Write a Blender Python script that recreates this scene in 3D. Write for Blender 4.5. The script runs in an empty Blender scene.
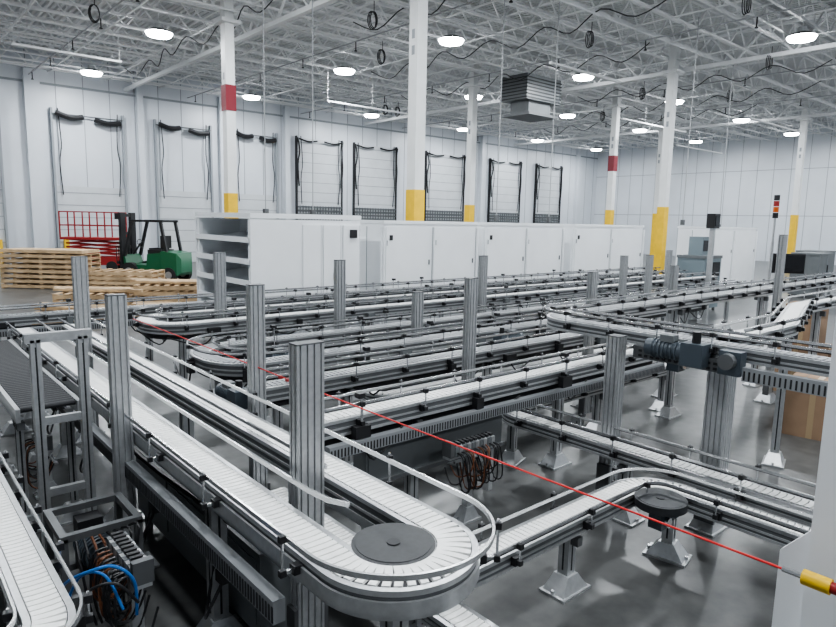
import bpy, math, random
from mathutils import Vector, Matrix
random.seed(4)
S=bpy.context.scene
try:
    S.view_settings.look='AgX - Medium High Contrast'
except Exception: pass
# ---------------------------------------------------------------- materials
def mat(name,col,rough=.5,metal=0.0,noise=0.0,nscale=8,bump=0.0,emit=None,estr=0):
    m=bpy.data.materials.new(name); m.use_nodes=True
    nt=m.node_tree; b=nt.nodes['Principled BSDF']
    b.inputs['Base Color'].default_value=(*col,1); b.inputs['Roughness'].default_value=rough
    b.inputs['Metallic'].default_value=metal
    if noise or bump:
        tc=nt.nodes.new('ShaderNodeTexCoord'); n=nt.nodes.new('ShaderNodeTexNoise')
        n.inputs['Scale'].default_value=nscale; n.inputs['Detail'].default_value=5
        nt.links.new(tc.outputs['Object'],n.inputs['Vector'])
        if noise:
            r=nt.nodes.new('ShaderNodeValToRGB')
            r.color_ramp.elements[0].position=.3; r.color_ramp.elements[1].position=.7
            r.color_ramp.elements[0].color=(*[c*(1-noise) for c in col],1)
            r.color_ramp.elements[1].color=(*[min(1,c*(1+noise)) for c in col],1)
            nt.links.new(n.outputs['Fac'],r.inputs['Fac']); nt.links.new(r.outputs['Color'],b.inputs['Base Color'])
        if bump:
            bp=nt.nodes.new('ShaderNodeBump'); bp.inputs['Strength'].default_value=bump
            nt.links.new(n.outputs['Fac'],bp.inputs['Height']); nt.links.new(bp.outputs['Normal'],b.inputs['Normal'])
    if emit:
        b.inputs['Emission Color'].default_value=(*emit,1); b.inputs['Emission Strength'].default_value=estr
    return m
ALU=mat('aluminium',(.50,.51,.52),.38,.75,noise=.08,nscale=30)
ALU2=mat('aluminium_dark',(.14,.145,.15),.5,.6)
STEEL=mat('brushed_steel',(.62,.63,.64),.27,.85)
WHITEP=mat('chain_white_plastic',(.84,.84,.825),.4,noise=.05,nscale=20)
GREYP=mat('chain_grey_plastic',(.27,.28,.29),.4)
BLACK=mat('black_plastic',(.014,.014,.016),.45)
DARK=mat('dark_slot',(.022,.023,.026),.6)
WHEELD=mat('wheel_disc_dark',(.020,.022,.025),.5,noise=.2,nscale=40)
WPAINT=mat('white_enclosure_paint',(.82,.84,.86),.4,noise=.03,nscale=2)
GPAINT=mat('grey_sheet_paint',(.12,.13,.135),.42,noise=.08,nscale=4)
MOTORP=mat('motor_blue_grey',(.055,.07,.085),.4)
DUCTG=mat('wire_duct_grey',(.22,.23,.24),.55)
COLW=mat('column_white_paint',(.66,.67,.67),.5,noise=.04,nscale=3)
YEL=mat('safety_yellow',(.72,.46,.02),.5,noise=.08,nscale=5)
RED=mat('red_paint',(.28,.018,.018),.5)
BAND=mat('band_dark_red',(.17,.012,.022),.5)
REDROPE=mat('red_rope',(.60,.02,.02),.5)
GREEN=mat('forklift_green',(.012,.10,.045),.35)
RUB=mat('rubber',(.015,.015,.015),.8)
WOOD=mat('pallet_wood',(.46,.33,.20),.75,noise=.3,nscale=3,bump=.1)
CARD=mat('cardboard',(.30,.20,.13),.8,noise=.08,nscale=5)
TAPE=mat('packing_tape',(.38,.28,.17),.35)
TRUSS=mat('truss_paint',(.70,.71,.72),.55)
BLUE=mat('blue_tube',(.02,.14,.42),.35)
BROWN=mat('cable_brown',(.14,.05,.02),.5)
TEAL=mat('machine_teal_grey',(.16,.20,.22),.45)
ORANGE=mat('orange_lens',(.5,.10,.01),.3)
LEDM=mat('led_lens',(.9,.9,.9),.3,emit=(.93,.97,1),estr=45)
SCREEN=mat('monitor_screen',(.01,.01,.012),.15)
DOORM=mat('dock_door_panel',(.50,.52,.54),.45,noise=.04,nscale=2)
SEAM=mat('panel_seam',(.25,.27,.29),.6)
PIPE=mat('pipe_white',(.66,.67,.68),.5)
COND=mat('conduit_grey',(.35,.36,.37),.5)
WALLM=mat('wall_white_panel',(.55,.58,.62),.36,noise=.05,nscale=.6,bump=.02)

def floor_mat():
    m=bpy.data.materials.new('floor_concrete'); m.use_nodes=True; nt=m.node_tree; b=nt.nodes['Principled BSDF']
    tc=nt.nodes.new('ShaderNodeTexCoord')
    n=nt.nodes.new('ShaderNodeTexNoise'); n.inputs['Scale'].default_value=.6; n.inputs['Detail'].default_value=9
    n2=nt.nodes.new('ShaderNodeTexNoise'); n2.inputs['Scale'].default_value=6; n2.inputs['Detail'].default_value=8
    mx=nt.nodes.new('ShaderNodeMath'); mx.operation='ADD'
    hf=nt.nodes.new('ShaderNodeMath'); hf.operation='MULTIPLY'; hf.inputs[1].default_value=.5
    r=nt.nodes.new('ShaderNodeValToRGB'); r.color_ramp.elements[0].position=.40; r.color_ramp.elements[1].position=.60
    r.color_ramp.elements[0].color=(.060,.062,.062,1); r.color_ramp.elements[1].color=(.108,.109,.107,1)
    nt.links.new(tc.outputs['Object'],n.inputs['Vector']); nt.links.new(tc.outputs['Object'],n2.inputs['Vector'])
    nt.links.new(n.outputs['Fac'],mx.inputs[0]); nt.links.new(n2.outputs['Fac'],mx.inputs[1])
    nt.links.new(mx.outputs[0],hf.inputs[0]); nt.links.new(hf.outputs[0],r.inputs['Fac'])
    nt.links.new(r.outputs['Color'],b.inputs['Base Color'])
    mr=nt.nodes.new('ShaderNodeMapRange'); mr.inputs['To Min'].default_value=.27; mr.inputs['To Max'].default_value=.36
    nt.links.new(n.outputs['Fac'],mr.inputs['Value']); nt.links.new(mr.outputs['Result'],b.inputs['Roughness'])
    return m
FLOORM=floor_mat()
def deck_mat():
    m=bpy.data.materials.new('roof_deck_white'); m.use_nodes=True; nt=m.node_tree; b=nt.nodes['Principled BSDF']
    b.inputs['Base Color'].default_value=(.56,.57,.58,1); b.inputs['Roughness'].default_value=.5
    tc=nt.nodes.new('ShaderNodeTexCoord'); w=nt.nodes.new('ShaderNodeTexWave'); w.bands_direction='X'
    w.inputs['Scale'].default_value=1.6
    bp=nt.nodes.new('ShaderNodeBump'); bp.inputs['Strength'].default_value=.8; bp.inputs['Distance'].default_value=.1
    nt.links.new(tc.outputs['Object'],w.inputs['Vector']); nt.links.new(w.outputs['Fac'],bp.inputs['Height'])
    nt.links.new(bp.outputs['Normal'],b.inputs['Normal'])
    return m
DECK=deck_mat()
# ---------------------------------------------------------------- mesh builder
class MB:
    def __init__(s): s.v=[];s.f=[];s.m=[];s.mats=[]
    def mi(s,m):
        if m not in s.mats: s.mats.append(m)
        return s.mats.index(m)
    def add(s,vs,fs,m):
        o=len(s.v); k=s.mi(m); s.v+= [tuple(v) for v in vs]
        for f in fs: s.f.append(tuple(i+o for i in f)); s.m.append(k)
    def box(s,cx,cy,cz,sx,sy,sz,m,rot=0.0):
        c,q=math.cos(rot),math.sin(rot); vs=[]
        for z in (-sz/2,sz/2):
            for x,y in ((-sx/2,-sy/2),(sx/2,-sy/2),(sx/2,sy/2),(-sx/2,sy/2)):
                vs.append((cx+x*c-y*q,cy+x*q+y*c,cz+z))
        s.add(vs,[(3,2,1,0),(4,5,6,7),(0,1,5,4),(1,2,6,5),(2,3,7,6),(3,0,4,7)],m)
    def bx(s,x0,x1,y0,y1,z0,z1,m): s.box((x0+x1)/2,(y0+y1)/2,(z0+z1)/2,x1-x0,y1-y0,z1-z0,m)
    def frame(s,p0,p1):
        p0=Vector(p0);p1=Vector(p1);d=(p1-p0).normalized()
        up=Vector((0,0,1)) if abs(d.z)<.98 else Vector((0,1,0))
        a=d.cross(up).normalized(); b=a.cross(d).normalized()
        return p0,p1,a,b
    def beam(s,p0,p1,w,h,m):
        p0,p1,a,b=s.frame(p0,p1); vs=[]
        for p in (p0,p1):
            for i,j in ((-1,-1),(1,-1),(1,1),(-1,1)): vs.append(p+a*(i*w/2)+b*(j*h/2))
        s.add(vs,[(0,1,2,3),(7,6,5,4),(4,5,1,0),(5,6,2,1),(6,7,3,2),(7,4,0,3)],m)
    def cyl(s,p0,p1,r,m,n=12,r2=None):
        r2=r if r2 is None else r2
        p0,p1,a,b=s.frame(p0,p1); vs=[]
        for p,rr in ((p0,r),(p1,r2)):
            for i in range(n):
                t=2*math.pi*i/n; vs.append(p+a*(rr*math.cos(t))+b*(rr*math.sin(t)))
        fs=[tuple(range(n)),tuple(reversed(range(n,2*n)))]
        for i in range(n):
            j=(i+1)%n; fs.append((i+n,j+n,j,i))
        s.add(vs,fs,m)
    def tube(s,pts,r,m,n=6,closed=False,sub=4):
        P=[Vector(p) for p in pts]; Q=[]
        L=len(P)
        rng=range(L) if closed else range(L-1)
        for i in rng:
            if closed: a,b,c,d=P[(i-1)%L],P[i],P[(i+1)%L],P[(i+2)%L]
            else: a,b,c,d=P[max(i-1,0)],P[i],P[i+1],P[min(i+2,L-1)]
            for k in range(sub):
                t=k/sub
                Q.append(.5*((2*b)+(c-a)*t+(2*a-5*b+4*c-d)*t*t+(3*b-3*c+d-a)*t**3))
        if not closed: Q.append(P[-1])
        vs=[];K=len(Q)
        for i,q in enumerate(Q):
            if closed: t=Q[(i+1)%K]-Q[i-1]
            else: t=Q[min(i+1,K-1)]-Q[max(i-1,0)]
            t.normalize() if t.length>0 else None
            up=Vector((0,0,1)) if abs(t.z)<.9 else Vector((1,0,0))
            a=t.cross(up).normalized(); b=a.cross(t)
            for k in range(n):
                w=2*math.pi*k/n; vs.append(q+a*(r*math.cos(w))+b*(r*math.sin(w)))
        fs=[]
        for i in range(K if closed else K-1):
            i2=(i+1)%K
            for k in range(n):
                k2=(k+1)%n; fs.append((i*n+k,i*n+k2,i2*n+k2,i2*n+k))
        if not closed:
            fs.append(tuple(reversed(range(n)))); fs.append(tuple(range((K-1)*n,K*n)))
        s.add(vs,fs,m)
    def sweep(s,path,off,hw,z0,z1,m):
        K=len(path); vs=[]
        for i in range(K):
            n,k=nrm(path,i)
            for o,z in ((off-hw,z0),(off+hw,z0),(off+hw,z1),(off-hw,z1)):
                vs.append((path[i][0]+n[0]*o*k,path[i][1]+n[1]*o*k,z))
        fs=[(0,1,2,3),tuple(reversed(range((K-1)*4,K*4)))]
        for i in range(K-1):
            a=i*4;b=a+4
            for j in range(4):
                j2=(j+1)%4; fs.append((a+j,b+j,b+j2,a+j2))
        s.add(vs,fs,m)
    def prism(s,outline,z0,z1,m,cap=True):
        n=len(outline); vs=[(x,y,z0) for x,y in outline]+[(x,y,z1) for x,y in outline]
        fs=[(i,(i+1)%n,(i+1)%n+n,i+n) for i in range(n)]
        if cap: fs+= [tuple(reversed(range(n))),tuple(range(n,2*n))]
        s.add(vs,fs,m)
    def obj(s,name,loc=None,rotz=0,smooth=True,parent=None):
        me=bpy.data.meshes.new(name); me.from_pydata(s.v,[],s.f)
        for m in s.mats: me.materials.append(m)
        me.polygons.foreach_set('material_index',s.m)
        if smooth:
            me.polygons.foreach_set('use_smooth',[True]*len(me.polygons))
            me.set_sharp_from_angle(angle=math.radians(32))
        me.update()
        o=bpy.data.objects.new(name,me); S.collection.objects.link(o)
        if loc: o.location=loc
        o.rotation_euler[2]=rotz
        if parent: o.parent=parent
        return o
def nrm(path,i):
    K=len(path)
    def d(a,b):
        x=path[b][0]-path[a][0]; y=path[b][1]-path[a][1]; l=math.hypot(x,y); return x/l,y/l
    if i==0: t=d(0,1); return (-t[1],t[0]),1
    if i==K-1: t=d(K-2,K-1); return (-t[1],t[0]),1
    a=d(i-1,i);b=d(i,i+1); x=a[0]+b[0];y=a[1]+b[1];l=math.hypot(x,y); x/=l;y/=l
    c=a[0]*x+a[1]*y
    return (-y,x),1/max(c,.3)
def fillet(pts,r,n=12):
    out=[pts[0]]
    for i in range(1,len(pts)-1):
        A=Vector(pts[i-1]);B=Vector(pts[i]);Cc=Vector(pts[i+1])
        u=(A-B).normalized();v=(Cc-B).normalized()
        ang=u.angle(v); t=r/math.tan(ang/2)
        cen=B+(u+v).normalized()*(r/math.sin(ang/2))
        p=B+u*t;q=B+v*t
        a0=math.atan2(p.y-cen.y,p.x-cen.x);a1=math.atan2(q.y-cen.y,q.x-cen.x)
        da=(a1-a0+math.pi)%(2*math.pi)-math.pi
        for k in range(n+1):
            w=a0+da*k/n; out.append((cen.x+r*math.cos(w),cen.y+r*math.sin(w)))
    out.append(pts[-1])
    res=[out[0]]
    for p in out[1:]:
        if math.hypot(p[0]-res[-1][0],p[1]-res[-1][1])>1e-3: res.append(p)
    return res
def walk(path,step,start=None):
    out=[];pos=step/2 if start is None else start;acc=0
    for i in range(len(path)-1):
        x0,y0=path[i];x1,y1=path[i+1];l=math.hypot(x1-x0,y1-y0)
        while pos<=acc+l:
            t=(pos-acc)/l; out.append((x0+(x1-x0)*t,y0+(y1-y0)*t,math.atan2(y1-y0,x1-x0))); pos+=step
        acc+=l
    return out
def foot(mb,x,y,rot=0,s=1.0):
    mb.box(x,y,.008,.30*s,.20*s,.016,ALU,rot)
    c,q=math.cos(rot),math.sin(rot)
    vs=[]
    for z,hx,hy in ((.016,.13*s,.085*s),(.12,.055*s,.055*s)):
        for i,j in ((-1,-1),(1,-1),(1,1),(-1,1)):
            X,Y=hx*i,hy*j; vs.append((x+X*c-Y*q,y+X*q+Y*c,z))
    mb.add(vs,[(4,5,6,7),(0,1,5,4),(1,2,6,5),(2,3,7,6),(3,0,4,7)],ALU)
    for i in (-1,1):
        X=.135*s*i
        mb.cyl((x+X*c,y+X*q,.016),(x+X*c,y+X*q,.04),.012,STEEL,6)
def profile(x,y,w,d):
    sl=.011; dp=.014; out=[]
    def edge(p,q):
        L=math.hypot(q[0]-p[0],q[1]-p[1]); ux,uy=(q[0]-p[0])/L,(q[1]-p[1])/L; nx,ny=-uy,ux
        n=max(1,round(L/.042)); out.append(p)
        for k in range(n):
            c=(k+.5)*L/n
            for a,b in ((c-sl/2,0),(c-sl/2,dp),(c+sl/2,dp),(c+sl/2,0)):
                out.append((p[0]+ux*a+nx*b,p[1]+uy*a+ny*b))
    P=[(x-w/2,y-d/2),(x+w/2,y-d/2),(x+w/2,y+d/2),(x-w/2,y+d/2)]
    for i in range(4): edge(P[i],P[(i+1)%4])
    return out
def post(x,y,top,w=.16,d=.08,name='support_post'):
    mb=MB(); mb.prism(profile(x,y,w,d),.02,top,ALU,cap=False)
    mb.box(x,y,top/2,w-.03,d-.03,top-.05,DARK)
    mb.box(x,y,top+.004,w,d,.008,ALU2)
    foot(mb,x,y,0,1.15)
    mb.box(x-w/2-.012,y,.2,.024,d,.32,ALU2); mb.box(x+w/2+.012,y,.2,.024,d,.32,ALU2)
    return mb.obj(name)
def leg(mb,x,y,top,rot=0,s=.08):
    mb.box(x,y,top/2+.01,s,s,top-.02,ALU,rot)
    c,q=math.cos(rot),math.sin(rot)
    for dx,dy in ((1,0),(-1,0),(0,1),(0,-1)):
        X,Y=dx*s/2,dy*s/2
        mb.box(x+X*c-Y*q,y+X*q+Y*c,top/2+.05,.012 if dx==0 else .004,.012 if dy==0 else .004,top-.2,DARK,rot)
    foot(mb,x,y,rot)
    mb.box(x,y,top-.06,.05,.19,.06,ALU2,rot+0)
def duct(mb,path,off,z0,z1,t=.03,step=.028):
    mb.sweep(path,off,t,z0,z1,DUCTG)
    sg=1 if off>0 else -1
    for x,y,a in walk(path,step):
        nx,ny=-math.sin(a),math.cos(a)
        o=off+sg*(t+.0005)
        mb.box(x+nx*o,y+ny*o,(z0+z1)/2-.008,.012,.004,(z1-z0)*.68,BLACK,a)
def conveyor(path,z,cw=.14,pitch=.04,tile=None,legstep=1.7,legstart=.5,rails=(.0,.0),rail_h=.10,brk=.5,ductside=0,bh=.10,railoff=.05,legs=True,clutter=0):
    tile=tile or WHITEP
    mb=MB(); h=cw/2
    for s in (-1,1):
        o=s*(h+.014)
        mb.sweep(path,o,.008,z-bh,z-.004,ALU2)
        mb.sweep(path,o,.014,z-.022,z+.002,ALU)
        mb.sweep(path,o,.014,z-bh,z-bh+.02,ALU)
        mb.sweep(path,o,.014,z-bh*.5-.012,z-bh*.5+.002,ALU)
    mb.sweep(path,0,h-.002,z-.02,z-.006,DARK)
    mb.sweep(path,0,h-.01,z-bh+.01,z-bh+.02,DARK)
    a=pitch*.41; w=h-.004
    for x,y,t in walk(path,pitch):
        c,q=math.cos(t),math.sin(t)
        ol=[(-a,-w),(a,-w),(a+.005,-w*.35),(a+.005,w*.35),(a,w),(-a,w),(-a+.005,w*.35),(-a+.005,-w*.35)]
        n=8; vs=[(x+X*c-Y*q,y+X*q+Y*c,z-.006) for X,Y in ol]+[(x+X*c*.95-Y*q,y+X*q*.95+Y*c,z+.006) for X,Y in ol]
        mb.add(vs,[(i,(i+1)%n,(i+1)%n+n,i+n) for i in range(n)]+[tuple(range(n,2*n))],tile)
    for s,on in ((-1,rails[0]),(1,rails[1])):
        if not on: continue
        ro=s*(h+railoff); rh=rail_h if on is True or on==1 else on
        mb.sweep(path,ro,.005,z+rh-.009,z+rh+.010,STEEL)
        mb.sweep(path,ro+s*.008,.003,z+rh-.016,z+rh-.009,BLACK)
        for x,y,t in walk(path,brk):
            nx,ny=-math.sin(t),math.cos(t)
            bo=s*(h+.045)
            mb.box(x+nx*bo,y+ny*bo,z-.04,.045,.035,.05,BLACK,t)
            bo=s*(h+railoff+.025)
            px,py=x+nx*bo,y+ny*bo
            mb.cyl((px,py,z-.06),(px,py,z+rh+.03),.006,STEEL,6)
            mb.box(px,py,z+rh,.030,.032,.034,BLACK,t)
            mb.box(px,py,z-.04,.028,.03,.03,BLACK,t)
    if clutter:
        for x,y,t in walk(path,clutter,random.uniform(.2,.6)):
            nx,ny=-math.sin(t),math.cos(t); s=random.choice((-1,1)); o=s*(h+.07)
            px,py=x+nx*o,y+ny*o
            mb.box(px,py,z-.10,random.uniform(.06,.16),.06,random.uniform(.06,.12),random.choice((BLACK,BLACK,GPAINT)),t)
            if random.random()<.5:
                mb.cyl((px,py,z-.1),(px,py,z+.16),.008,STEEL,6); mb.box(px-nx*s*.02,py-ny*s*.02,z+.16,.05,.06,.035,BLACK,t)
            L=random.uniform(.25,.6)
            pts=[(px,py,z-.14),(px+math.cos(t)*L*.3,py+math.sin(t)*L*.3,z-.2-random.random()*.15),(px+math.cos(t)*L,py+math.sin(t)*L,z-.13)]
            mb.tube(pts,.009,BLACK,5)
        mb.sweep(path,0,.04,z-bh-.07,z-bh-.03,BLACK)
    if ductside: duct(mb,path,ductside*(h+.085),z-bh-.12,z-bh-.03)
    if legs:
        for x,y,t in walk(path,legstep,legstart):
            leg(mb,x,y,z-bh,t)
    return mb
def disc(mb,x,y,z,r):
    mb.cyl((x,y,z-.05),(x,y,z+.004),r,WHEELD,48)
    mb.cyl((x,y,z+.004),(x,y,z+.006),r*.9,WHEELD,48)
    mb.cyl((x,y,z+.006),(x,y,z+.010),.03,DARK,12)

# ---------------------------------------------------------------- room shell
X0,X1,Y0,Y1,ZC=-12,49,-14,33,9.4
mb=MB(); mb.bx(X0,X1,Y0,Y1,-.2,0,FLOORM)
mb.obj('floor',smooth=False)
mb=MB(); mb.bx(X0-.2,X1+.2,Y0-.2,Y1+.2,ZC,ZC+.2,DECK); mb.obj('ceiling',smooth=False)
mb=MB(); mb.bx(X0-.2,X1+.2,Y1,Y1+.2,0,ZC,WALLM)
x=X0
while x<X1: mb.bx(x,x+.03,Y1-.012,Y1,0,ZC,SEAM); x+=1.12
mb.bx(X0,X1,Y1-.03,Y1,7.95,8.05,SEAM)
mb.obj('wall_left',smooth=False)
mb=MB(); mb.bx(X1,X1+.2,Y0-.2,Y1,0,ZC,WALLM)
y=Y0
while y<Y1: mb.bx(X1-.012,X1,y,y+.03,0,ZC,SEAM); y+=1.12
for z in (3.2,6.4): mb.bx(X1-.012,X1,Y0,Y1,z,z+.04,SEAM)
mb.obj('wall_back',smooth=False)
mb=MB(); mb.bx(X0-.2,X1+.2,Y0-.2,Y0,0,ZC,WALLM); mb.obj('wall_right',smooth=False)
mb=MB(); mb.bx(X0-.2,X0,Y0,Y1,0,ZC,WALLM); mb.obj('wall_front',smooth=False)
mb=MB()
zt,zb=ZC-.12,ZC-.85
y=Y0+1
while y<Y1-.3:
    mb.beam((X0,y,zt),(X1,y,zt),.10,.07,TRUSS); mb.beam((X0,y,zb),(X1,y,zb),.09,.06,TRUSS)
    xx=X0;k=0
    while xx<X1-.8:
        a,b=(zb,zt) if k%2==0 else (zt,zb)
        mb.beam((xx,y,a),(xx+.6,y,b),.04,.04,TRUSS); xx+=.6;k+=1
    y+=1.3
gx=X0+2
while gx<X1:
    mb.beam((gx,Y0,zb-.02),(gx,Y1,zb-.02),.04,.04,TRUSS); mb.beam((gx+.4,Y0,zt-.12),(gx+.4,Y1,zt-.12),.04,.04,TRUSS); gx+=2.4
for gx in (-4,10,24,38):
    b2=zb-.35
    mb.beam((gx,Y0,b2),(gx,Y1,b2),.14,.14,TRUSS)
    mb.beam((gx,Y0,zt-.1),(gx,Y1,zt-.1),.12,.08,TRUSS)
    yy=Y0;k=0
    while yy<Y1-1:
        a,b=(b2,zt-.1) if k%2==0 else (zt-.1,b2)
        mb.beam((gx,yy,a),(gx,min(yy+.95,Y1),b),.06,.06,TRUSS); yy+=.95;k+=1
for yy in (-3,1,4.2,8.4,11.4,14.8,18.6,25.9,31):
    mb.cyl((X0,yy,8.35),(X1,yy,8.35),.035,PIPE,8)
for xx in (6,13,19.5,27,33):
    mb.cyl((xx,Y0,8.25),(xx,Y1,8.25),.025,COND,6)
    yy=-2
    while yy<32: mb.cyl((xx,yy,7.95),(xx,yy,8.25),.02,BLACK,6); mb.cyl((xx,yy,7.93),(xx,yy,7.96),.05,BLACK,8); yy+=3.4
mb.obj('roof_truss',smooth=False)
mb=MB()  # drooping black feeder cables under the joists
for xx,ya in ((5.5,5),(12.2,4),(16.5,9),(20.5,12),(26.5,6),(30.5,10),(34,14),(9,16)):
    pts=[];yy=ya;k=0
    while yy<ya+14:
        pts.append((xx+.15*math.sin(yy),yy,8.42 if k%2==0 else 8.0)); yy+=1.1;k+=1
    mb.tube(pts,.018,BLACK,5)
mb.obj('feeder_cable')
def tray(x0,x1,y,z):
    mb=MB(); mb.bx(x0,x1,y-.06,y+.06,z,z+.06,PIPE)
    n=max(2,int((x1-x0)/2))
    for i in range(n+1):
        xx=x0+.05+(x1-x0-.1)*i/n; mb.cyl((xx,y,z+.06),(xx,y,ZC-.02),.008,PIPE,6)
    mb.obj('suspended_strut')
tray(4,7.2,24,7.5);tray(14.5,19,22.5,7.0);tray(27,33,17,7.2);tray(30,36,12.5,7.1);tray(17,21,13.4,7.4);tray(38,44,20,7.2)
def column(x,y,band=None):
    mb=MB(); w=.29
    mb.bx(x-w/2,x+w/2,y-w/2,y+w/2,3.1,ZC-.02,COLW)
    mb.bx(x-w/2-.012,x+w/2+.012,y-w/2-.012,y+w/2+.012,.012,3.1,YEL)
    mb.bx(x-.3,x+.3,y-.3,y+.3,0,.03,ALU2)
    mb.bx(x-.3,x+.3,y-.3,y+.3,ZC-1.35,ZC-1.25,TRUSS)
    if band: mb.bx(x-w/2-.02,x+w/2+.02,y-w/2-.02,y+w/2+.02,band,band+.75,BAND)
    for zz in (4.9,5.25) : mb.bx(x-w/2-.005,x-w/2,y-.05,y+.05,zz+1.2,zz+1.4,SEAM)
    mb.obj('building_column')
column(9.92,11.6);column(8.75,19.0,5.55);column(20.24,20.0);column(23.63,12.83);column(38.5,13.25)
column(28.5,18.3,5.0);column(37,20.5);column(-5,11);column(-5,19)
def dock(xc,w,dark):
    mb=MB(); y=Y1-.05
    top=3.6 if not dark else 6.9
    mb.bx(xc-w/2,xc+w/2,y-.05,y,.02,top,DOORM)
    z=.5
    while z<top: mb.bx(xc-w/2,xc+w/2,y-.06,y-.045,z,z+.03,SEAM); z+=.56
    for s in (-1,1):
        xx=xc+s*w/2
        t=.045 if not dark else .03
        mb.bx(xx-t,xx+t,y-.16,y+.03,0,7.0,BLACK if dark else SEAM)
        mb.bx(xx-.1-s*.3,xx+.1-s*.3,y-.3,y-.1,0,1.2,YEL if not dark else BLACK)
        mb.tube([(xx-s*.25,y-.15,7.0),(xx-s*.32,y-.2,5.5),(xx-s*.22,y-.2,4.6),(xx-s*.3,y-.15,3.2)],.025,BLACK)
        if dark:
            mb.tube([(xx,y-.2,6.9),(xx-s*.12,y-.25,6.2),(xx-s*.02,y-.2,5.4),(xx-s*.1,y-.2,4.2)],.045,BLACK)
            mb.tube([(xx-s*.1,y-.2,6.85),(xx-s*w*.22,y-.25,6.72),(xx-s*w*.42,y-.2,6.8)],.05,BLACK)
    if dark:
        for i in range(17): 
            xx=xc-w/2+w*i/16; mb.bx(xx-.025,xx+.025,y-.14,y-.11,.2,3.1,GPAINT)
        for i in range(14): mb.bx(xc-w/2,xc+w/2,y-.14,y-.11,.25+i*.21,.35+i*.21,GPAINT)
    else:
        mb.cyl((xc-w/2,y-.15,6.75),(xc+w/2,y-.15,6.75),.03,GPAINT,8)
        mb.tube([(xc-w*.45,y-.2,6.8),(xc-w*.25,y-.25,6.62),(xc-w*.08,y-.2,6.7)],.12,BLACK,8)
        mb.tube([(xc+w*.45,y-.2,6.6),(xc+w*.25,y-.25,6.52),(xc+w*.08,y-.2,6.66)],.12,BLACK,8)
    mb.obj('dock_door')
for xc,w,dk in ((3.4,2.8,0),(8.3,3.0,0),(12.7,2.8,0),(16.6,2.6,0),(20.7,3.1,1),(24.8,3.3,1),(30.8,3.6,1),(37,3.4,1),(42.2,3.2,1)):
    dock(xc,w,dk)
mb=MB()
for xc in (6.1,10.6,14.7,18.5,28,34.4,46): mb.bx(xc-.3 if xc<7 else xc-.14,xc+.3 if xc<7 else xc+.14,Y1-.28,Y1,0,ZC-.9,WALLM)
mb.obj('wall_pilaster',smooth=False)
# ---------------------------------------------------------------- lights
LX=[.5,7.8,15,22.3,29.6,37,44.3];LY=[-7,.3,8,15.9,22,30]
lm=MB()
lm.cyl((0,0,0),(0,0,.10),.42,ALU2,24,.28); lm.cyl((0,0,.10),(0,0,.28),.13,ALU,16)
lm.cyl((0,0,-.10),(0,0,0),.36,LEDM,24,.42); lm.cyl((0,0,.28),(0,0,1.18),.012,PIPE,6)
first=None
for lx in LX:
    for ly in LY:
        if first is None:
            o=lm.obj('high_bay_light',loc=(lx,ly,8.2)); first=o.data
        else:
            o=bpy.data.objects.new('high_bay_light',first); o.location=(lx,ly,8.2); S.collection.objects.link(o)
        ld=bpy.data.lights.new('led_array','AREA'); ld.shape='DISK'; ld.size=.7; ld.energy=290; ld.color=(.92,.965,1)
        lo=bpy.data.objects.new('led_array',ld); lo.location=(0,0,-.12); lo.parent=o; S.collection.objects.link(lo)
        pd=bpy.data.lights.new('uplight_fill','POINT'); pd.shadow_soft_size=.15; pd.energy=40; pd.color=(.92,.965,1)  # extra point lamp added below each fixture to brighten the ceiling
        po=bpy.data.objects.new('uplight_fill',pd); po.location=(0,0,-.30); po.parent=o; S.collection.objects.link(po)
w=bpy.data.worlds.new('world'); S.world=w; w.use_nodes=True
w.node_tree.nodes['Background'].inputs['Color'].default_value=(.6,.65,.7,1); w.node_tree.nodes['Background'].inputs['Strength'].default_value=.3
mb=MB()
def coil(x,y,z,r):
    for k in range(3):
        pts=[(x+math.cos(t)*r*.55*(1+.1*k),y+.05*k,z+math.sin(t)*r*(1+.06*k)) for t in [i*math.pi/4 for i in range(8)]]
        mb.tube(pts,.015,BLACK,5,closed=True,sub=3)
    mb.cyl((x,y,z+r),(x,y,ZC-.9),.012,BLACK,5)
for c in ((7,12.9),(9.2,9.9),(11.5,15.4),(17.4,12.2),(17.5,7.6),(12,6.0),(21,27),(21.8,27),(26,15.4),(30,20),(19.2,5.5),(5.5,20.5),(14.2,18.5),(24,9.5),(29,13)): coil(c[0],c[1],8.0,.22)
mb.obj('cable_coil')
mb=MB(); hx,hy=22.0,18.3
mb.bx(hx-1.1,hx+1.1,hy-.7,hy+.7,7.4,8.4,GPAINT); mb.bx(hx-.7,hx+.7,hy-.5,hy+.5,6.9,7.4,GPAINT)
for i in range(7): mb.bx(hx-1.12,hx+1.12,hy-.74,hy+.74,7.45+i*.13,7.49+i*.13,DARK)
mb.bx(hx-.95,hx+.95,hy-.75,hy+.75,6.8,6.9,ALU2)
for i in (-1,1):
    for j in (-1,1): mb.cyl((hx+i,hy+j*.6,8.4),(hx+i,hy+j*.6,ZC-.02),.02,PIPE,6)
mb.obj('unit_heater')
def drop(x,y,zb,ZT=ZC-.8,r=.014,m=COND):
    mb=MB(); mb.cyl((x,y,zb),(x,y,ZT),r,m,6); mb.box(x,y,zb,.1,.1,.16,ALU2); mb.obj('conduit_drop')
for d in ((6.9,13.2,2.5),(8.0,13.0,2.5),(13.2,12.0,2.5),(15.5,12.0,2.5),(19.5,9.9,2.5),(24.5,11.0,2.4)): drop(*d)
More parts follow.
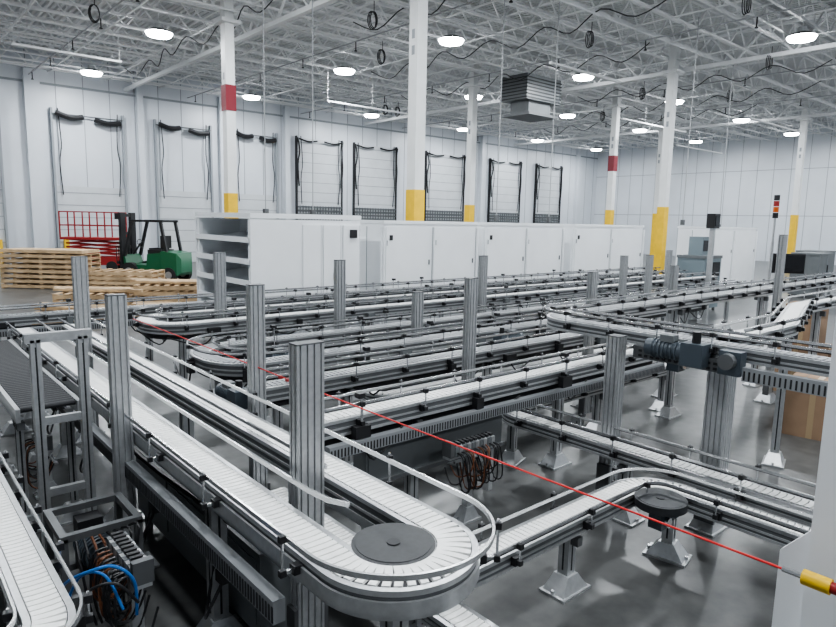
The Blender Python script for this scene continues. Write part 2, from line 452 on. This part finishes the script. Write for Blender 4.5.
# ---------------------------------------------------------------- machine enclosures
def enclosure(x0,x1,y0,y1,nseam=2,top=2.34):
    mb=MB()
    mb.bx(x0,x1,y0,y1,.16,top-.06,WPAINT)
    mb.bx(x0-.02,x1+.02,y0-.02,y1+.02,top-.06,top,WPAINT)
    mb.bx(x0-.02,x1+.02,y0-.02,y1+.02,.12,.2,GPAINT)
    for px in (x0+.1,x1-.1):
        for py in (y0+.1,y1-.1): mb.cyl((px,py,0),(px,py,.14),.03,ALU2,8); mb.cyl((px,py,0),(px,py,.015),.06,ALU2,10)
    n=nseam
    for i in range(n):
        a=x0+(x1-x0)*i/n+.04; b=x0+(x1-x0)*(i+1)/n-.04
        mb.bx(a,b,y0-.022,y0,.26,top-.12,WPAINT)
        mb.bx(b+.0,b+.025,y0-.012,y0,.26,top-.12,SEAM)
        mb.bx(b+.03,b+.05,y0-.06,y0,.26,top-.12,WPAINT)
        mb.bx(b-.09,b-.065,y0-.04,y0-.02,1.5,1.60,GPAINT)
        for zz in (.6,1.9): mb.cyl((a+.02,y0-.03,zz),(a+.02,y0-.03,zz+.1),.012,STEEL,6)
    mb.bx(x0+.12,x0+.2,y0-.03,y0,2.0,2.1,BLACK)
    mb.bx(x0-.022,x0,y0+.06,y1-.06,.26,top-.12,WPAINT)
    mb.bx(x0-.03,x0-.02,(y0+y1)/2-.008,(y0+y1)/2+.008,.26,top-.12,SEAM)
    return mb.obj('machine_enclosure')
enclosure(7.65,10.2,9.85,10.9,2,2.38)
enclosure(10.5,13.3,9.85,10.9,2,2.38)
enclosure(13.8,17.1,9.85,10.9,2,2.38)
enclosure(21.2,25.0,9.85,10.9,2,2.38)
mb=MB(); x0,x1,y0,y1=4.84,7.05,9.8,12.1; top=2.46
mb.bx(x0+.9,x1,y0,y1,.16,top-.1,WPAINT); mb.bx(x0,x1+.02,y0,y1,top-.08,top,WPAINT)
mb.bx(x0,x0+.9,y0,y0+.03,.9,top-.1,WPAINT); mb.bx(x0,x0+.9,y1-.03,y1,.16,top-.1,WPAINT); mb.bx(x0,x0+.9,y0,y1,.16,.2,WPAINT)
for i in range(5):
    z=.55+i*.36
    vs=[(x0+.02,y0+.05,z),(x0+.9,y0+.05,z+.12),(x0+.9,y1-.05,z+.12),(x0+.02,y1-.05,z)]
    mb.add(vs+[(a,b,c-.02) for a,b,c in vs],[(0,1,2,3),(7,6,5,4),(0,4,5,1),(1,5,6,2),(2,6,7,3),(3,7,4,0)],WPAINT)
    mb.bx(x0-.02,x0+.02,y0+.05,y1-.05,z-.02,z+.07,WPAINT)
for px in (x0+.05,x1-.1):
    for py in (y0+.1,y1-.1): mb.bx(px-.03,px+.03,py-.03,py+.03,0,top-.1 if px<x0+.1 else .2,WPAINT)
for i in range(3):
    a=x0+.95+(x1-x0-.95)*i/3+.03;b=x0+.95+(x1-x0-.95)*(i+1)/3-.03
    mb.bx(a,b,y0-.022,y0,.26,top-.18,WPAINT); mb.bx(b,b+.015,y0-.01,y0,.26,top-.18,SEAM)
mb.bx(x1-.25,x1-.1,y0-.05,y0-.02,2.05,2.2,BLACK); mb.bx(x1-.6,x1-.45,y0-.05,y0-.02,1.3,1.42,BLACK)
mb.obj('open_shelf_enclosure')
# ---------------------------------------------------------------- conveyors
YU=1.77; RU=.265; XA,XB=1.39,1.92; XM=(XA+XB)/2
pA=fillet([(XA,8.9),(XA,YU),(XB,YU),(XB,8.9)],RU-.0005,18)
mb=conveyor(pA,1.0,cw=.155,pitch=.042,rails=(0,0),legs=False,bh=.12)
disc(mb,XM,YU+RU,1.0,.185)
h=.0775
n0=nrm(pA,0)[0]
so=1 if n0[0]<0 else -1
mb.sweep(pA,so*(h+.09),.006,1.085,1.108,STEEL)
mb.sweep(pA,so*(h+.03),.006,.90,.96,ALU)
mb.sweep([(XA+.15,8.9),(XA+.15,2.55),(XA+.165,2.40),(XA+.215,2.30)],0,.006,1.085,1.108,STEEL)
mb.sweep([(XB-.145,8.9),(XB-.145,2.85),(XB-.15,2.95-.2)],0,.006,1.085,1.108,STEEL)
for x,y,t in walk(pA,.8,.3):
    nx,ny=-math.sin(t),math.cos(t)
    bo=so*(h+.045); mb.box(x+nx*bo,y+ny*bo,.95,.04,.04,.04,BLACK,t)
    bo=so*(h+.11); px,py=x+nx*bo,y+ny*bo
    mb.beam((x+nx*so*(h+.02),y+ny*so*(h+.02),.95),(px,py,.95),.016,.014,STEEL)
    mb.cyl((px,py,.93),(px,py,1.13),.006,STEEL,8); mb.box(px,py,1.10,.024,.028,.03,BLACK,t); mb.box(px,py,.95,.024,.028,.028,BLACK,t)
for x,y in ((XA,3.3),(XA,5.1),(XA,6.9),(XA,8.5),(XB,3.3),(XB,5.1),(XB,6.9),(XB,8.5),(XM,YU+.25)):
    leg(mb,x,y,.88,0,.09)
duct(mb,[(XA,8.9),(XA,2.3)],(-.15 if nrm([(1.44,8.9),(1.44,2.3)],0)[0][0]>0 else .15),.66,.77)
mb.sweep([(XA,8.9),(XA,2.3)],0,.05,.80,.86,ALU)
mb.sweep([(XB,8.9),(XB,2.3)],0,.05,.80,.86,ALU)
for yy in (2.9,3.9,5.4,6.6):
    mb.box(XA-.14,yy,.60,.05,.07,.06,BLACK); mb.tube([(XA-.14,yy,.57),(XA-.2,yy+.05,.40),(XA-.15,yy+.2,.30),(XA-.05,yy+.3,.55)],.009,BLACK,6)
mb.tube([(XA+.05,8.8,.74),(XA+.02,7.5,.70),(XA+.06,6,.72),(XA,4.6,.68),(XA+.05,3,.72)],.02,BLACK,6)
mb.obj('conveyor_line')
post(1.665,2.77,1.77,.16,.08)
mb=MB(); mb.bx(1.48,1.84,2.95,5.0,.12,.60,GPAINT); mb.bx(1.47,1.85,2.94,5.01,.60,.62,ALU2)
for px in (1.51,1.81):
    for py in (3.1,4.85): mb.cyl((px,py,0),(px,py,.12),.03,ALU2,8)
for i in range(3): mb.bx(1.474,1.48,3.0+i*.67,3.0+i*.67+.61,.18,.56,GPAINT)
mb.obj('machine_base_cabinet')
pL=fillet([(.46,7.5),(.46,2.5),(-1.0,2.5)],.3,10)
conveyor(pL,.78,cw=.13,pitch=.042,rails=(1,1),rail_h=.05,legs=True,legstep=1.6,legstart=.6).obj('conveyor_line')
pB=fillet([(2.33,2.31),(4.30,2.31),(4.30,.2)],.26,12)
mb=conveyor(pB,.53,cw=.15,pitch=.042,rails=(1,1),rail_h=.06,legstep=1.05,legstart=1.02,brk=.7)
disc(mb,4.04,2.05,.53,.175)
CB=mb.obj('conveyor_line')
pE=fillet([(8.6,4.05),(4.58,4.05),(4.58,.2)],.3,12)
mb=conveyor(pE,.60,cw=.13,pitch=.045,rails=(1,1),rail_h=.10,legstep=1.5,legstart=.8); mb.obj('conveyor_line')
pG=fillet([(2.22,4.2),(2.22,.9)],.3,10)
conveyor(pG,.34,cw=.15,pitch=.042,rails=(0,0),legstep=1.2,legstart=.5,bh=.08).obj('conveyor_line')
pD=fillet([(14,3.85),(5.0,3.85),(5.0,-1.2)],.28,12)
mb=conveyor(pD,1.5,cw=.15,pitch=.05,tile=GREYP,rails=(1,1),rail_h=.08,legs=False,brk=.45)
for x,y in ((7.6,3.85),(10.2,3.85),(12.8,3.85),(5.0,.2)): leg(mb,x,y,1.4)
dp=[(5.0,1.9),(5.0,1.25)]
duct(mb,dp,(-.16 if nrm(dp,0)[0][0]>0 else .16),1.28,1.38,step=.035)
CD=mb.obj('conveyor_line')
post(4.74,2.90,1.47,.12,.12); post(5.0,2.12,1.39,.16,.16)
pF=fillet([(5.35,2.25),(6.6,2.25),(8.4,2.75),(14,2.75)],.5,6)
conveyor(pF,1.5,cw=.15,pitch=.05,rails=(1,1),rail_h=.07,legstep=2.2,legstart=1.6).obj('conveyor_line')
def row(x0,x1,y,z,tile=WHITEP,dside=0,step=.9):
    p=[(x0,y),(x1,y)]
    return conveyor(p,z,cw=.15,pitch=.05,tile=tile,rails=(1,1),rail_h=.10,brk=.6,legstep=1.9,legstart=.9,ductside=dside,bh=.12,clutter=step).obj('conveyor_line')
CC1=row(2.3,6.8,3.72,1.0,WHITEP,-1,1.2)
CC2=row(2.4,7.6,4.78,1.0,GREYP,0)
p=fillet([(12,5.55),(2.5,5.55),(2.5,6.55),(16,6.55)],.42,12)
CC3=conveyor(p,1.02,cw=.15,pitch=.05,tile=GREYP,rails=(1,1),brk=.6,legstep=2.0,legstart=1.0,bh=.12,clutter=.6).obj('conveyor_line')
p=fillet([(17,7.65),(2.6,7.65),(2.6,8.5),(17,8.5)],.38,12)
conveyor(p,1.1,cw=.15,pitch=.05,rails=(1,1),brk=.6,legstep=2.1,legstart=.8,bh=.12,clutter=.6).obj('conveyor_line')
row(.2,17,9.3,1.12,GREYP,-1,.7)
p=fillet([(8.5,5.05),(3.9,5.05),(3.9,5.32),(8.5,5.32)],.13,8)
conveyor(p,.62,cw=.10,pitch=.05,tile=WHITEP,rails=(0,0),legstep=2.3,legstart=.9,bh=.09).obj('conveyor_line')
p=fillet([(11,6.85),(4.2,6.85),(4.2,7.35),(11,7.35)],.24,8)
conveyor(p,.72,cw=.12,pitch=.05,tile=GREYP,rails=(0,0),legstep=2.3,legstart=1.5,bh=.09).obj('conveyor_line')
mb=MB()
for s in (-1,1): mb.bx(.95+s*.2-.015,.95+s*.2+.015,5.2,8.2,.9,1.0,ALU)
for i in range(48): 
    yy=5.24+i*.062; mb.cyl((.77,yy,.985),(1.13,yy,.985),.022,DARK,10)
for yy in (5.4,6.8,8.0):
    for s in (-1,1): leg(mb,.95+s*.17,yy,.9,0,.05)
mb.obj('roller_conveyor')
# drive station frame between the left tracks
mb=MB()
for px in (.72,1.12):
    for py in (3.80,4.2): mb.bx(px-.02,px+.02,py-.02,py+.02,0,.60,ALU2)
for zz in (.22,.60):
    mb.bx(.70,1.14,3.78,3.82,zz-.02,zz+.02,ALU2); mb.bx(.70,1.14,4.18,4.22,zz-.02,zz+.02,ALU2)
    mb.bx(.70,.74,3.82,4.18,zz-.02,zz+.02,ALU2); mb.bx(1.10,1.14,3.82,4.18,zz-.02,zz+.02,ALU2)
mb.cyl((.92,3.82,.42),(.92,4.1,.42),.09,MOTORP,16)
for i in range(7): mb.cyl((.92,3.85+i*.035,.42),(.92,3.865+i*.035,.42),.10,MOTORP,16)
mb.bx(.85,.99,4.05,4.17,.24,.56,BLACK)
for i in range(8): mb.tube([(.78+i*.04,3.79,.58),(.78+i*.045,3.70,.45+.02*i),(.80+i*.03,3.66,.25),(.85+i*.03,3.74,.06)],.008,random.choice((BLACK,BLACK,BROWN)),6)
mb.obj('drive_station')
for a in ((1.21,4.36,1.88),(2.17,4.33,1.90),(1.69,7.3,1.95),(3.54,8.07,1.92),(4.78,7.1,1.85),(4.43,4.32,1.85),(7.54,7.1,1.85),(6.52,4.36,1.83),(8.46,4.36,1.85),(9.96,6.05,1.86),(10.81,6.05,1.85),(5.25,6.05,1.5),(9.4,3.35,2.3),(13.5,7.1,1.85),(.7,9.7,1.9),(1.2,9.7,1.9)):
    post(a[0],a[1],a[2],.115 if a[1]<5 else .14,.075)
mb=MB()
for px in (.80,1.08):
    mb.prism(profile(px,4.72,.06,.06),.02,1.58,ALU,cap=False); mb.box(px,4.72,.78,.035,.035,1.5,DARK); foot(mb,px,4.72,0,.6)
mb.bx(.74,1.14,4.69,4.75,1.56,1.62,ALU)
mb.bx(.83,1.05,4.70,4.74,1.0,1.05,ALU); mb.bx(.83,1.05,4.70,4.74,.5,.55,ALU)
mb.obj('sensor_gantry')
mb=MB(); mb.bx(2.7,4.2,3.66,3.82,.45,.76,GPAINT); mb.bx(2.68,4.22,3.64,3.84,.42,.45,ALU2)
mb.bx(2.75,2.8,3.7,3.78,0,.45,ALU); mb.bx(4.1,4.15,3.7,3.78,0,.45,ALU); mb.bx(2.72,4.18,3.652,3.66,.49,.72,GPAINT)
mb.obj('drip_tray',parent=CC1)
def manifold(x,y,z,axis='x',n=10,stand=True):
    mb=MB()
    def T(a,b,c): return (x+a,y+b,z+c) if axis=='x' else (x+b,y+a,z+c)
    L=n*.045
    def B(a0,a1,b0,b1,c0,c1,m):
        p=T(a0,b0,c0);q=T(a1,b1,c1); mb.bx(min(p[0],q[0]),max(p[0],q[0]),min(p[1],q[1]),max(p[1],q[1]),p[2],q[2],m)
    B(-L/2-.05,L/2+.05,-.04,.04,-.02,.0,ALU)
    B(-L/2-.05,-L/2-.01,-.05,.05,0,.12,ALU2)
    for i in range(n):
        a=-L/2+i*.045
        B(a,a+.038,-.05,.05,0,.08,ALU if i%2 else GPAINT); B(a+.006,a+.03,-.03,.03,.08,.1,BLACK)
        for k in range(2):
            a2=a+.02; dx=random.uniform(-.1,.1); dz=random.uniform(.12,.28)
            mb.tube([T(a2,-.05,.03),T(a2+dx*.3,-.12,.0),T(a2+dx,-.13,-dz),T(a2+dx*1.5,-.03,-dz-.05),T(a2+dx*1.6,.04,-.1)],.006,random.choice((BLACK,BROWN,BLACK,BLACK)),5)
    if stand:
        p=T(0,0.03,0); mb.bx(p[0]-.03,p[0]+.03,p[1]-.03,p[1]+.03,.02,z-.02,ALU); foot(mb,p[0],p[1],0,.7)
    mb.obj('valve_manifold')
manifold(3.55,3.40,.60,'x',10); manifold(.92,3.32,.60,'y',9); manifold(1.02,6.0,.45,'y',6)
def motor(x,y,z,rot=0,s=1,parent=None):
    mb=MB()
    mb.box(0,0,0,.16*s,.14*s,.16*s,MOTORP)
    mb.cyl((.08*s,0,0),(.36*s,0,0),.065*s,MOTORP,16)
    for i in range(7): mb.cyl((.12*s+i*.03*s,0,0),(.13*s+i*.03*s,0,0),.072*s,MOTORP,16)
    mb.cyl((-.0,-.07*s,0),(0,-.11*s,0),.05*s,STEEL,12)
    mb.box(.2*s,0,.085*s,.1*s,.08*s,.05*s,GPAINT)
    mb.cyl((0,0,.08*s),(0,0,.16*s),.03*s,BLACK,10)
    mb.obj('gear_motor',loc=(x,y,z),rotz=rot,parent=parent)
motor(4.80,2.25,1.42,math.pi/2,1.1,CD);motor(4.04,2.05,.38,0,.7,CB);motor(2.9,5.02,.85,0,1,CC2);motor(2.35,5.02,.85,math.pi/2,1,CC2)
motor(6.9,3.45,.85,0,1,CC1);motor(3.1,6.05,.9,0,1,CC3);motor(5.9,5.2,.95,0,1,CC2)
mb=MB()
mb.bx(4.84,4.90,1.95,2.80,1.30,1.40,ALU2)
for i in range(15):
    for k in range(2): mb.bx(4.835,4.84,1.99+i*.052,2.02+i*.052,1.315+k*.04,1.335+k*.04,BLACK)
mb.box(4.82,1.98,1.40,.10,.16,.18,MOTORP); mb.cyl((4.76,1.98,1.42),(4.70,1.98,1.42),.06,ALU2,16)
mb.obj('drive_guard',parent=CD)
mb=MB()
mb.tube([(2.12,7.05,1.30),(2.15,5.5,1.295),(2.17,3.9,1.285),(2.19,2.3,1.28),(2.19,.62,1.30)],.0042,REDROPE,6,sub=6)
for y in (3.95,3.85,3.8): mb.box(2.16,y,1.285,.02,.03,.02,RED)
mb.cyl((2.19,.68,1.30),(2.19,.62,1.30),.010,STEEL,8)
mb.cyl((2.19,.62,1.30),(2.19,.54,1.30),.025,YEL,16); mb.cyl((2.19,.54,1.30),(2.19,.51,1.30),.018,RED,12)
mb.box(2.21,.46,1.30,.06,.09,.06,YEL); 
mb.obj('emergency_pull_cord')
mb=MB()
mb.bx(2.36,2.60,.36,.66,0,2.2,WPAINT); mb.bx(2.30,2.62,.30,.70,0,.03,ALU2)
mb.bx(2.24,2.36,.38,.46,1.24,1.34,WPAINT)
vs=[(2.40,.66,.2),(2.40,.76,.2),(2.40,.76,1.26),(2.40,.66,1.38)]
mb.add(vs+[(a+.03,b,c) for a,b,c in vs],[(3,2,1,0),(4,5,6,7),(0,1,5,4),(1,2,6,5),(2,3,7,6),(3,0,4,7)],WPAINT)
for zz in (1.0,1.5,1.9): mb.cyl((2.35,.52,zz),(2.36,.52,zz),.012,STEEL,8)
mb.obj('machine_frame_upright')
mb=MB()
mb.tube([(.60,3.45,.45),(.60,3.2,.66),(.66,3.02,.78),(.76,2.96,.80),(.84,2.95,.70),(.86,3.0,.5)],.008,BLUE,8,sub=8)
mb.tube([(.62,3.1,.5),(.64,2.95,.72),(.74,2.88,.76),(.84,2.9,.62)],.007,BLACK,8,sub=8)
mb.tube([(.62,3.3,.5),(.66,3.15,.7),(.74,3.05,.72),(.80,3.0,.55)],.007,BLUE,8,sub=8)
mb.obj('air_hose')
# ---------------------------------------------------------------- back objects
def cardboard(x,y,z,sx,sy,sz,rot):
    mb=MB(); mb.box(0,0,sz/2,sx,sy,sz,CARD); mb.box(0,0,sz+.002,sx*.999,.06,.004,TAPE); mb.box(0,0,sz/2+.0,sx+.004,.06,sz*.999,TAPE)
    mb.box(0,sy*.25,sz+.003,sx,.006,.003,GPAINT); mb.obj('cardboard_box',loc=(x,y,z),rotz=rot)
cardboard(8.45,2.45,0,.75,.6,.62,.15);cardboard(10.4,3.28,0,.6,.5,.7,.0);cardboard(10.4,3.28,.71,.5,.45,.6,.1);cardboard(9.95,2.1,0,.6,.6,.9,-.2);cardboard(11.8,3.3,0,.6,.5,.5,0)
def pallet(mb,x,y,z,L=1.2,W=1.0,rot=0):
    c,q=math.cos(rot),math.sin(rot)
    def bb(a,b,cz,sx,sy,sz): mb.box(x+a*c-b*q,y+a*q+b*c,z+cz,sx,sy,sz,WOOD,rot)
    for i in range(7): bb(-L/2+.05+i*(L-.1)/6,0,.13,.1,W,.02)
    for j in (-1,0,1): bb(0,j*(W/2-.03),.07,L,.045,.09)
    for i in range(3): bb(-L/2+.05+i*(L-.1)/2,0,.012,.1,W,.02)
mb=MB()
for k in range(7): pallet(mb,4.6,23.4,k*.16,2.6,1.2,-.75+random.uniform(-.03,.03))
mb.box(4.6,23.4,1.18,2.6,1.1,.1,WOOD,-.73); mb.obj('pallet_stack')
mb=MB()
for k in range(4): pallet(mb,6.4,22.0,k*.15,2.2,1.2,-.7)
mb.obj('pallet_stack')
mb=MB()
for (x,y,k0) in ((4.4,17.5,3),(6.2,17.2,4),(7.6,16.0,3),(3.6,15.5,2),(5.4,14.6,2)):
    for k in range(k0): pallet(mb,x,y,k*.15,1.6,1.2,-.6+random.uniform(-.04,.04))
    for i in range(4): mb.box(x+random.uniform(-.1,.1),y-.3+i*.2,k0*.15+.05,1.9,.15,.06,WOOD,-.65)
mb.obj('lumber_pile')
mb=MB()
def hull(secs,m):
    vs=[];n=len(secs)
    for x,hw,z0,z1 in secs: vs+=[(x,-hw,z0),(x,hw,z0),(x,hw,z1),(x,-hw,z1)]
    fs=[(3,2,1,0),tuple(range((n-1)*4,n*4))]
    for i in range(n-1):
        a=i*4;b=a+4
        for j in range(4): fs.append((a+j,a+(j+1)%4,b+(j+1)%4,b+j))
    mb.add(vs,fs,m)
hull([(-1.25,.35,.35,.85),(-1.15,.5,.25,1.05),(-.6,.55,.2,1.12),(-.55,.55,.3,1.08)],GREEN)
hull([(-.55,.5,.3,1.05),(0,.5,.3,1.0),(.05,.5,.3,.6),(.85,.5,.3,.6),(.95,.45,.35,.95),(1.0,.45,.35,.95)],GREEN)
hull([(-.5,.4,1.0,1.15),(.05,.4,1.0,1.15)],BLACK)
hull([(-.4,.25,1.15,1.22),(.1,.25,1.15,1.2)],BLACK); hull([(-.5,.25,1.2,1.65),(-.38,.25,1.2,1.65)],BLACK)
for yy in (-.5,.5):
    mb.beam((-.75,yy*.9,1.05),(-.55,yy*.9,2.15),.09,.09,BLACK); mb.beam((.95,yy*.9,.9),(.6,yy*.9,2.15),.09,.09,BLACK)
    mb.cyl((.7,yy-.1,.34),(.7,yy+.1,.34),.34,RUB,24); mb.cyl((.7,yy-.11,.34),(.7,yy+.11,.34),.16,ALU,16)
    mb.cyl((-.85,yy*.9-.09,.27),(-.85,yy*.9+.09,.27),.27,RUB,24); mb.cyl((-.85,yy*.9-.1,.27),(-.85,yy*.9+.1,.27),.13,ALU,16)
    mb.beam((-.65,yy*.9,2.17),(.7,yy*.9,2.17),.08,.08,BLACK)
for i in range(8): mb.beam((-.6+i*.18,-.45,2.18),(-.6+i*.18,.45,2.18),.04,.04,BLACK)
mb.beam((.9,0,.95),(.6,0,1.35),.05,.05,BLACK)
mb.tube([(.6+.05*math.cos(t),.16*math.sin(t),1.35+.14*math.cos(t)) for t in [i*math.pi/4 for i in range(8)]],.015,BLACK,6,closed=True)
for yy in (-.35,-.22,.22,.35): mb.beam((1.12,yy,.1),(1.12,yy,2.45),.10,.14,BLACK)
for zz in (.3,.8,1.2,1.7,2.35): mb.beam((1.12,-.38,zz),(1.12,.38,zz),.06,.1,BLACK)
mb.cyl((1.1,0,.2),(1.1,0,1.5),.05,BLACK,10)
for zz in (.3,.65): mb.beam((1.22,-.5,zz),(1.22,.5,zz),.05,.1,BLACK)
for yy in (-.25,.25): mb.beam((1.26,yy,.1),(1.26,yy,.7),.1,.04,BLACK); mb.beam((1.25,yy,.09),(2.3,yy,.07),.1,.04,BLACK)
for i in range(9): mb.beam((1.24,-.5+i*.125,.65),(1.24,-.5+i*.125,1.25),.02,.02,BLACK)
mb.obj('forklift',loc=(8.1,24.0,0),rotz=math.radians(49+90-12))
mb=MB()
mb.box(0,0,.45,2.3,.8,.35,RED)
for a in (-.8,.8):
    for b in (-.36,.36): mb.cyl((a,b-.07,.22),(a,b+.07,.22),.22,RUB,18)
for i in range(4):
    for b in (-.3,.3):
        z=.7+i*.16; mb.beam((-1,b,z),(1,b,z+.14),.05,.05,RED); mb.beam((-1,b,z+.14),(1,b,z),.05,.05,RED)
mb.box(0,0,1.36,2.4,.85,.1,RED)
for b in (-.4,.4):
    for z in (1.9,2.45): mb.beam((-1.18,b,z),(1.18,b,z),.045,.045,RED)
    for i in range(5): mb.beam((-1.18+i*.59,b,1.4),(-1.18+i*.59,b,2.47),.045,.045,RED)
for a in (-1.18,1.18):
    for z in (1.9,2.45): mb.beam((a,-.4,z),(a,.4,z),.045,.045,RED)
mb.box(1.0,0,2.3,.2,.3,.25,BLACK)
mb.obj('scissor_lift',loc=(7.4,29.3,0),rotz=math.radians(-35))
mb=MB(); x,y=17.6,8.2
mb.bx(x,x+1.0,y,y+.8,.1,1.5,TEAL); mb.bx(x-.02,x+1.02,y-.02,y+.82,1.5,1.58,GPAINT); mb.bx(x+.1,x+.9,y-.02,y,1.0,1.4,SCREEN)
for i in range(5): mb.bx(x+.1,x+.9,y-.015,y,.3+i*.1,.35+i*.1,DARK)
for px in (x+.08,x+.92):
    for py in (y+.08,y+.72): mb.cyl((px,py,0),(px,py,.1),.04,ALU2,8)
mb.bx(x+.2,x+.6,y+.2,y+.6,1.58,2.1,TEAL); mb.bx(x+.25,x+.55,y+.19,y+.2,1.7,2.0,SCREEN)
mb.obj('printer_cabinet')
mb=MB(); x,y=11.9,4.4
mb.cyl((x,y,.02),(x,y,2.15),.025,ALU,10); mb.cyl((x,y,0),(x,y,.02),.15,ALU2,16)
mb.cyl((x,y,2.15),(x,y,2.56),.018,ALU,10)
for k,m in enumerate((BLACK,ORANGE,RED,BLACK)): mb.cyl((x,y,2.56+k*.10),(x,y,2.65+k*.10),.045,m,16)
mb.obj('signal_tower')
mb=MB(); x,y=12.9,4.55
mb.cyl((x,y,.02),(x,y,1.7),.03,ALU,10); mb.cyl((x,y,0),(x,y,.02),.18,ALU2,16)
mb.box(x,y-.08,1.75,.55,.07,.36,BLACK,-.9); mb.box(x-.03,y-.12,1.75,.49,.01,.30,SCREEN,-.9); mb.beam((x,y,1.6),(x,y-.06,1.75),.05,.05,BLACK)
mb.obj('operator_monitor')
mb=MB(); x,y=21.5,5.6
mb.bx(x,x+1.6,y,y+.8,.82,.87,GPAINT)
for px in (x+.06,x+1.54):
    for py in (y+.06,y+.74): mb.bx(px-.03,px+.03,py-.03,py+.03,0,.82,ALU)
mb.bx(x+.05,x+1.55,y+.1,y+.7,.25,.29,GPAINT)
mb.obj('workbench')
for i,(x,y) in enumerate(((24.5,7.5),(27,8.2))):
    mb=MB(); mb.bx(x,x+1.4,y,y+.9,.1,1.5,GPAINT); mb.bx(x-.02,x+1.42,y-.02,y+.92,1.5,1.56,GPAINT)
    for px in (x+.1,x+1.3): mb.bx(px-.05,px+.05,y+.1,y+.8,0,.1,ALU2)
    mb.bx(x+.69,x+.71,y-.01,y,.15,1.45,SEAM); mb.bx(x+.75,x+.78,y-.03,y,.9,1.15,BLACK)
    mb.obj('electrical_cabinet')
mb=MB(); x,y=15.6,7.15
mb.bx(x-.05,x+.05,y-.05,y+.05,0,2.35,ALU); mb.bx(x-.15,x+.15,y-.15,y+.15,0,.02,ALU2); mb.bx(x-.14,x+.14,y-.1,y+.1,2.35,2.7,BLACK); mb.bx(x-.11,x+.11,y-.11,y-.1,2.4,2.65,SCREEN)
mb.obj('area_scanner_stand')
# ---------------------------------------------------------------- camera
th=math.radians(1.2); p=math.radians(8.3); hd=math.radians(49)
F=Vector((math.cos(hd)*math.cos(p),math.sin(hd)*math.cos(p),-math.sin(p)))
r0=Vector((math.sin(hd),-math.cos(hd),0)); u0=r0.cross(F)
r=r0*math.cos(th)+u0*math.sin(th); u=u0*math.cos(th)-r0*math.sin(th)
cd=bpy.data.cameras.new('camera'); cd.sensor_width=36; cd.lens=36*640/836; cd.clip_start=.05; cd.clip_end=300
co=bpy.data.objects.new('camera',cd); S.collection.objects.link(co)
co.matrix_world=Matrix(((r.x,u.x,-F.x,0),(r.y,u.y,-F.y,0),(r.z,u.z,-F.z,2.4),(0,0,0,1)))
S.camera=co
